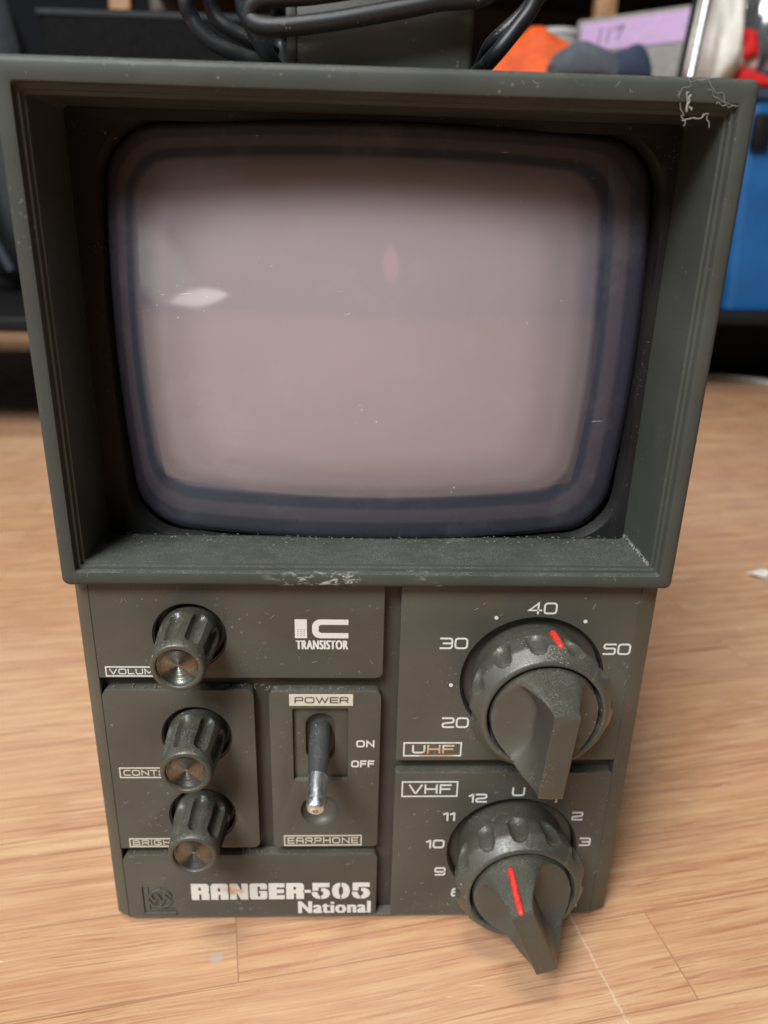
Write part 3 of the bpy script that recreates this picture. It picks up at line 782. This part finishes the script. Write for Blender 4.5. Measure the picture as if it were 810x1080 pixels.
# black low table at the left with case and bag
simple('low_table', 'low black table behind the television at the left, under the black case', 'table', (-420, 680, 0), [
    ('table_top', box_bm(-900, -190, 520, 980, 108, 122, 3), M['blacksteel'])] + [
    ('leg', box_bm(x-12, x+12, y-12, y+12, 0, 107.5, 2), M['blacksteel']) for x in (-880, -212) for y in (542, 958)])
t = thing('carrying_case', 'large black carrying case on the low black table at the left', 'case', (-174, 755, 122))
from_bm('case_body', box_bm(-298, -50, 650, 860, 122.5, 384, 8, 3), M['black'], t, (-150, 600, 120))
from_bm('case_trim', box_bm(-299.5, -48.5, 648.5, 861.5, 376, 381, 1.5, 2), M['darkbag'], t, (-150, 590, 340))
# slouched dark bag
def sack(cx, cy, z0, rx, ry, h, seed, wr=.12, pinch=.55):
    b = bmesh.new(); rnd_ = random.Random(seed); ph = [rnd_.uniform(0, 6.28) for _ in range(8)]; L = []
    for j in range(15):
        t = j/14; row = []
        k = math.sin(min(1, t*3)*PI/2)**.6*(1-(1-pinch)*t**1.6)*(1 if t < .93 else .75)
        for i in range(48):
            a_ = 2*PI*i/48
            q = k*(1+wr*math.sin(3*a_+ph[0]+2*t)+wr*.6*math.sin(7*a_+ph[1]-4*t)+wr*.35*math.sin(13*a_+ph[2]+7*t))
            row.append((cx+rx*q*math.cos(a_)+h*.1*t*math.sin(ph[3]), cy+ry*q*math.sin(a_), z0+h*(t+.04*math.sin(2*a_+ph[4])*t)))
        L.append(row)
    loft(b, L, cap0=True, cap1=True); return b
simple('cloth_bag', 'dark grey cloth bag at the far left beside the black case', 'bag', (-378, 740, 122), [('bag_body', sack(-378, 740, 122.5, 70, 66, 300, 3), M['darkbag']), ('strap', tube_bm(spline([(-402, 690, 330), (-392, 664, 270), (-380, 664, 200), (-366, 676, 150)]), 4), M['slate'])])

# wooden box behind the television carries the things seen over its top
simple('wooden_box', 'brown wooden storage box hidden behind the television', 'box', (225, 820, 0), [
    ('box_body', box_bm(90, 352, 700, 940, 0, 336, 4), M['woodshelf']), ('lid', box_bm(86, 356, 696, 944, 336.5, 346, 2), M['woodshelf'])])
def drape(name, pts2, y0, y1, bev):    # thick folded shape from an outline
    return flat_bm([pts2], y0, y1, bev, 4)
def fold(x0, x1, y0, y1, z0, z1, seed, amp=.12):
    b = bmesh.new(); rr = random.Random(seed); ph = [rr.uniform(0, 6.3) for _ in range(6)]; L = []
    nx = 22
    for i in range(nx+1):
        t = i/nx; x = x0+(x1-x0)*t; row = []
        e = math.sin(max(.02, min(.98, t))*PI)**.35
        hz = (z1-z0)*e*(1+amp*math.sin(5*t+ph[0])); hy = (y1-y0)/2*(.8+.2*e)
        for k in range(20):
            a_ = 2*PI*k/20; c, s = math.cos(a_), math.sin(a_)
            row.append((x+3*math.sin(3*a_+ph[1]), (y0+y1)/2 + hy*math.copysign(abs(c)**.6, c), z0+hz/2 + hz/2*math.copysign(abs(s)**.6, s)*(1+.06*math.sin(9*t+4*a_+ph[2]))))
        L.append(row)
    loft(b, L, cap0=True, cap1=True); return b
bm = bmesh.new()
prof = [(112, 346.5), (138, 372), (163, 392), (178, 405), (192, 408), (204, 401), (219, 394), (229, 384), (226, 366), (220, 346.5)]
L = []
for j in range(13):
    t = j/12; k = 1 - .25*(2*t-1)**4; yy = 740+110*t
    L.append([(178+(x-178)*(.94+.06*math.sin(6*t))*k, yy+4*math.sin(x*.1), 346.5+(z-346.5)*k*(1+.03*math.sin(5*t+x*.05))) for x, z in prof])
loft(bm, L, cap0=True, cap1=True)
simple('orange_cloth', 'folded bright orange cloth seen just above the top of the television', 'cloth', (180, 800, 346), [('fold', bm, M['orange']), ('pink_tag', box_bm(212, 230, 737, 741, 350, 372, 1.5), plain('pink', (.85, .08, .16), .5))])
simple('folded_clothes', 'dark slate and navy folded clothes beside the orange cloth', 'clothes', (245, 720, 346), [('slate_fold', fold(196, 262, 702, 760, 346.5, 384, 4, .05), M['slate']), ('navy_fold', fold(255, 297, 704, 766, 346.5, 384, 9, .05), M['navy'])])
# storage bin turned a quarter, lilac paper strip on its front
bt = thing('storage_bin', 'grey storage bin with a slanted lilac paper label reading 117', 'bin', (320, 850, 346))
ang = math.radians(-42)
def rotbox(b, cx, cy, a_):
    for v_ in b.verts:
        x, y = v_.co.x, v_.co.y; v_.co.x = cx+x*math.cos(a_)-y*math.sin(a_); v_.co.y = cy+x*math.sin(a_)+y*math.cos(a_)
    return b
bx, by = 320, 835
from_bm('bin_body', rotbox(box_bm(-82, 82, 0, 100, 346.5, 437, 3), bx, by, ang), M['bin'], bt, (bx, by, 346))
lab = from_bm('paper_label', rotbox(box_bm(-74, 78, -1.2, -.2, 402, 432), bx, by, ang), M['lilac'], bt, (bx, by, 415))
bm = bmesh.new()
ribbon(bm, [(-48, 424), (-50, 410)], 1.6, -1.2, .4); ribbon(bm, [(-38, 423), (-40, 410)], 1.6, -1.2, .41); ribbon(bm, [(-31, 422), (-21, 425), (-27, 411)], 1.6, -1.2, .42)
from_bm('handwriting', rotbox(bm, bx, by, ang), M['ink'], lab, (bx, by, 415), 0)
simple('grey_pot', 'pale grey pot between the orange cloth and the lilac labelled bin', 'pot', (238, 900, 346), [
    ('pot_body', tube_bm([Vector((240, 905, z)) for z in (346.6, 370, 400, 425)], lambda t: 22+5*t, 28), plain('pale grey', (.30, .31, .31), .6)),
    ('rim', tube_bm([Vector((240, 905, z)) for z in (421, 427)], 28.5, 28), plain('pale grey rim', (.36, .37, .37), .6))])
simple('steel_rod', 'thin bright steel rod leaning behind the top right of the television', 'rod', (330, 690, 0), [
    ('rod', tube_bm([Vector((331, 693, 346.8)), Vector((339, 706, 390)), Vector((352, 727, 460)), Vector((367, 751, 540))], 4.2, 16), M['steel']),
    ('rod_sleeve', tube_bm([Vector((322.5, 700, 346.8)), Vector((330.5, 713, 390)), Vector((343.5, 734, 460)), Vector((358.5, 758, 540))], 3.2, 12), M['blacksteel'])])
# bench at the right with blue crate; bags on the crate
simple('low_bench', 'low black bench at the right edge under the blue crate', 'bench', (620, 930, 0), [
    ('bench_top', box_bm(400, 900, 780, 1120, 96, 111, 3), M['blacksteel']), ('plinth', box_bm(420, 880, 975, 1110, 0, 95.6, 2), M['blacksteel'])])
bc = thing('storage_crate', 'bright blue plastic crate with black latch at the right edge', 'crate', (600, 900, 111))
bm = bmesh.new()
L = [sq_loop(610, 920, 150-6, 108, 12, 0), sq_loop(610, 920, 158, 116, 14, 0), sq_loop(610, 920, 163, 121, 14, 0), sq_loop(610, 920, 163, 121, 14, 0)]
loft(bm, [[(x, z, hh) for x, y, z in q] for q, hh in zip(L, (111.5, 240, 330, 345))], cap0=True, cap1=True)
from_bm('crate_body', bm, M['blue'], bc, (610, 920, 111))
from_bm('crate_lid', box_bm(442, 778, 794, 1046, 345.5, 358, 4, 3), M['navy'], bc, (610, 920, 345))
from_bm('latch', box_bm(452, 474, 789, 799, 296, 332, 3), M['blacksteel'], bc, (464, 794, 300))
simple('plastic_bag', 'crumpled white plastic bag standing between the steel rod and the foil pack', 'bag', (372, 780, 346), [('bag_body', sack(384, 790, 346.8, 34, 30, 130, 12, .10, .5), M['whitebag'])])
bpy.data.objects['plastic_bag'].location.x += 0
fb = thing('foil_pack', 'crumpled silver foil pack with red panels at the top right corner', 'pack', (440, 820, 358))
from_bm('foil_body', sack(440, 835, 358.5, 42, 34, 120, 21, .16, .7), M['foil'], fb, (440, 835, 358))
from_bm('red_panel', sack(428, 806, 385, 22, 10, 30, 5, .1, .8), M['redp'], fb, (428, 806, 385))
simple('red_pouch', 'small red pouch on the crate lid at the right corner of the television', 'pouch', (430, 790, 358), [('pouch_body', fold(398, 470, 792, 826, 358.5, 378, 14), M['redp'])])
# dark wooden shelving far behind
ws = thing('wooden_shelving', 'dark wooden shelving with lighter uprights far behind the television', 'shelf', (200, 1150, 0))
from_bm('back_board', box_bm(-330, 900, 1240, 1255, 0, 900), M['darkwood'], ws, (100, 1250, 0))
for x in (-320, 330, 505): from_bm('upright', box_bm(x-14, x+14, 1020, 1044, 0, 900, 2), M['woodshelf'], ws, (x, 1032, 0))
for z in (160, 520): from_bm('shelf', box_bm(-318, 900, 1046, 1239, z, z+18, 2), M['darkwood'], ws, (300, 1100, z))
# things low on the floor at the right
tag(from_bm('white_cable', tube_bm(spline([(430, 830, 3), (480, 905, 3), (520, 930, 3), (560, 915, 3), (600, 880, 3), (680, 850, 3)]), 3.6, 12), M['whitecord'], None, (540, 900, 0)), 'white cable lying on the floor in front of the low bench', 'cable')
bm = bmesh.new()
rr = random.Random(2)
L = [[(259+q*7*math.cos(a_)*(1+.2*math.sin(3*a_)), 262+q*4*math.sin(a_), z+1.2*math.sin(2*a_)+1.2) for a_ in [2*PI*k/18 for k in range(18)]] for q, z in ((.9, .1), (1, .8), (.95, 1.8), (.5, 2.6))]
loft(bm, L, cap0=True, cap1=True)
tag(from_bm('paper_scrap', bm, M['whitebag'], None, (259, 262, 0)), 'tiny white paper scrap on the floor near the right edge', 'scrap')

# lint caught on the top right corner, dust fibres
bm = bmesh.new(); rr = random.Random(11)
def thread(p0, p1, r, wig, n=6):
    P = [Vector(p0).lerp(Vector(p1), i/n) + Vector((rr.uniform(-wig, wig), rr.uniform(-wig*.3, wig*.2), rr.uniform(-wig, wig))) for i in range(n+1)]
    tube_bm(spline(P, 5), r*.45, 6, bm)
thread((62, -.6, 238.5), (66, -.5, 244), .10, .8); thread((66, -.5, 243.5), (72, -.5, 238.6), .10, .8); thread((63, -.6, 237.5), (64.5, -.9, 233), .16, .5)
thread((64, -.6, 240), (65.6, -.6, 236), .42, .5, 5); thread((64.6, -.9, 239), (64.5, -.8, 236.4), .5, .35, 4)
thread((64, -.7, 234.6), (69.5, -.6, 235.6), .24, .35); thread((69, -.7, 235.6), (69.8, -.6, 233.4), .2, .2, 3)
thread((68, -.4, 240.8), (75, -.5, 237.3), .10, .8); thread((70.5, -.5, 238), (75, -.4, 237.2), .16, .3); thread((63.3, -.3, 241.8), (70, .6, 242.6), .08, .6)
lint = from_bm('lint_tuft', bm, plain('lint', (.23, .225, .205), .9), None, (67, 0, 238), 60)
tag(lint, 'wisp of pale lint caught on the top right corner of the hood', 'lint')
bm = bmesh.new()
def hair(x, y, z, l):
    a_ = rr.uniform(0, PI); P = [Vector((x+math.cos(a_)*l*t+rr.uniform(-.25, .25), y, z+math.sin(a_)*l*t+rr.uniform(-.25, .25))) for t in (0, .33, .66, 1)]
    tube_bm(spline(P, 3), .045, 4, bm)
for _ in range(150):
    x = rr.uniform(-74, 73); z = rr.uniform(4, 122)
    if any(math.hypot(x-c[0], z-c[1]) < c[2] for c in ((46, 91.8, 22), (45.7, 29.4, 22), (-49, 105.8, 11.5), (-49, 72.8, 11.5), (-49, 44, 11.5), (-14, 70, 15), (-14, 45, 7))): continue
    if 3 < x < 9 or 59 < z < 65 and x > 3 or 88 < z < 93 and x < 4 or 28 < z < 32 and x < 4 or -33 < x < -28 and z < 90: continue
    hair(x, 3.93, z, rr.uniform(.5, 1.8))
for _ in range(12): hair(rr.uniform(-79, 79), -.05, rr.choice([rr.uniform(238.6, 240.5), rr.uniform(124.6, 126.5)]), rr.uniform(.5, 1.6))
for _ in range(170):
    x = rr.uniform(-72, 74); y = 24.4-abs(rr.gauss(0, 4.5)); y = max(1.5, min(24, y)); a_ = rr.uniform(0, PI); l = rr.uniform(.15, .9)
    P = [Vector((x+math.cos(a_)*l*t, y+math.sin(a_)*l*t*.5, 127.9-.03*(y)+.25+rr.uniform(0, .45))) for t in (0, .5, 1)]
    tube_bm(spline(P, 3), rr.choice((.035, .05, .07)), 4, bm)
for _ in range(70):
    t = rr.random(); y = 3+21*t; side = 74.35; z = 128.2
    P = [Vector((side-rr.uniform(.1, .9), y, z+rr.uniform(0, 1.2))) for _k in range(3)]
    tube_bm(spline(P, 3), .07, 4, bm)
for px_, pz_, R1 in ((46, 64.9, 26), (-50, 89.3, 22), (-14, 88.5, 15), (-45, 28.9, 28)):      # dust lying on the plates' upper edges
    for _ in range(26):
        x = px_+rr.uniform(-R1, R1); 
        if x > 3 and x < 9: continue
        P = [Vector((x+rr.uniform(-.6, .6), rr.uniform(4.4, 6.8), pz_-.75+rr.uniform(0, .5))) for _k in range(3)]
        tube_bm(spline(P, 3), .06, 4, bm)
dust = from_bm('dust_fibres', bm, plain('dust fibre', (.24, .23, .205), .9), tv, (0, 0, 120), 0)
tag(dust, kind='stuff'); dust['label'] = 'tiny pale dust fibres'

# ================================================================== LIGHT
scn = bpy.context.scene
w = bpy.data.worlds.new('World'); scn.world = w; w.use_nodes = True
wt = w.node_tree; bg = wt.nodes['Background']; bg.inputs[1].default_value = 1
def WN(t, **k):
    n = wt.nodes.new(t)
    for a_, b_ in k.items(): setattr(n, a_, b_)
    return n
def wmath(op, a_, b_=0.0, c_=0.0):
    n = WN('ShaderNodeMath', operation=op)
    for i, v_ in enumerate((a_, b_, c_)):
        if isinstance(v_, (int, float)): n.inputs[i].default_value = v_
        else: wt.links.new(v_, n.inputs[i])
    return n.outputs[0]
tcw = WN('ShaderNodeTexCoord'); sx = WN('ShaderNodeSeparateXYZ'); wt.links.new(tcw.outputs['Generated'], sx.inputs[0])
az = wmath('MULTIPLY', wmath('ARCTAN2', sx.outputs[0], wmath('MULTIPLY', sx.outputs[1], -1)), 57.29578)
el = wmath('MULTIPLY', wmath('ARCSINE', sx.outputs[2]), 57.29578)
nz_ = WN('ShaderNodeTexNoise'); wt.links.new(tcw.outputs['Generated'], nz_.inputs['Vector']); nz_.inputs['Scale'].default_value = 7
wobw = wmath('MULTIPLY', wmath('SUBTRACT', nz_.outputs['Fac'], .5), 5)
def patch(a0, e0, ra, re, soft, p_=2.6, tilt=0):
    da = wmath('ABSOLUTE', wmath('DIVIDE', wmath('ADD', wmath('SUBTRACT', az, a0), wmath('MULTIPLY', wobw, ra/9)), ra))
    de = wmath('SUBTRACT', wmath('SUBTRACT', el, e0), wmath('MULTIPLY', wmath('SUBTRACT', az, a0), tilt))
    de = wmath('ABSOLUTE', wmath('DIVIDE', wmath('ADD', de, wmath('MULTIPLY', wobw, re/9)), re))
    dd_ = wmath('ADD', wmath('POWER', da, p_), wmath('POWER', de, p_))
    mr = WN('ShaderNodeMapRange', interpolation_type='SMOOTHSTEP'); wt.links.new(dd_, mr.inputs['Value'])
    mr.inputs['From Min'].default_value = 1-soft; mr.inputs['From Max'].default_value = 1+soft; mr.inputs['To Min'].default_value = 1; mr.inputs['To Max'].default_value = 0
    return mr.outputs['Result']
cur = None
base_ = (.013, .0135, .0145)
for (msk, colr, st_) in ((patch(-25, 9, 8, 8, .95), (.55, .65, .80), .22), (patch(-33, 1.5, 5, 5, .7, 2.2, -.45), (.75, .84, .66), 1.1),  # bright spots painted into the world to show as reflections in the screen glass
                         (patch(-27, -2.4, 4.2, 1.3, .3, 1.4, .12), (1, .98, .95), 4.2), (patch(3.3, 3.6, 1.3, 2.6, .5, 2, 0), (1, .38, .28), 1.3), (patch(-68, 24, 16, 14, .6), (.92, .97, 1), 2.4)):  # last, large one: unseen glow added as sheen and soft fill from the left
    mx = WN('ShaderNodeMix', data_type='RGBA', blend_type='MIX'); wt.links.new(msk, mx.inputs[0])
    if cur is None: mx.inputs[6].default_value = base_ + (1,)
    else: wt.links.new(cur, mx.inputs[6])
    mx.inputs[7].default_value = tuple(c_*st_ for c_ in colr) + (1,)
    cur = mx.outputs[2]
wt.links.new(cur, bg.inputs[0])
def area(name, loc, target, size, watts, colr):
    l = bpy.data.lights.new(name, 'AREA'); l.energy = watts; l.color = colr; l.shape = 'RECTANGLE'; l.size = size[0]; l.size_y = size[1]
    o = bpy.data.objects.new(name, l); col.objects.link(o); o.location = Vector(loc)*S
    d = Vector(target)*S - o.location; o.rotation_euler = d.to_track_quat('-Z', 'Y').to_euler(); return o
area('window_light', (-900, -1500, 2050), (0, 60, 110), (1.0, .8), 120, (.96, .985, 1.0))
area('ceiling_light', (-330, -400, 2300), (0, 60, 0), (.45, .45), 25, (1, .95, .86))

# ================================================================== CAMERA
cd = bpy.data.cameras.new('Camera'); cam = bpy.data.objects.new('Camera', cd); col.objects.link(cam)
p, y, r = 0.370706996, -0.0436420780, 0.0265604774
cp, sp_, cy, sy = math.cos(p), math.sin(p), math.cos(y), math.sin(y)
fwd = Vector((-sy*cp, cy*cp, -sp_)); right = Vector((cy, sy, 0)); up = right.cross(fwd)
r2 = right*math.cos(r)+up*math.sin(r); u2 = -right*math.sin(r)+up*math.cos(r)
mt = Matrix((r2, u2, -fwd)).transposed().to_4x4(); mt.translation = Vector((-5.162, -180.647, 214.586))*S
cam.matrix_world = mt
cd.sensor_fit = 'VERTICAL'; cd.sensor_height = 9.6; cd.sensor_width = 7.2; cd.lens = 811.08/1080*9.6
cd.clip_start = .01; cd.clip_end = 50
cd.dof.use_dof = True; cd.dof.focus_distance = .197; cd.dof.aperture_fstop = cd.lens/2.2
scn.camera = cam
scn.view_settings.view_transform = 'Standard'; scn.view_settings.look = 'None'
scn.view_settings.exposure = 0; scn.view_settings.gamma = 1
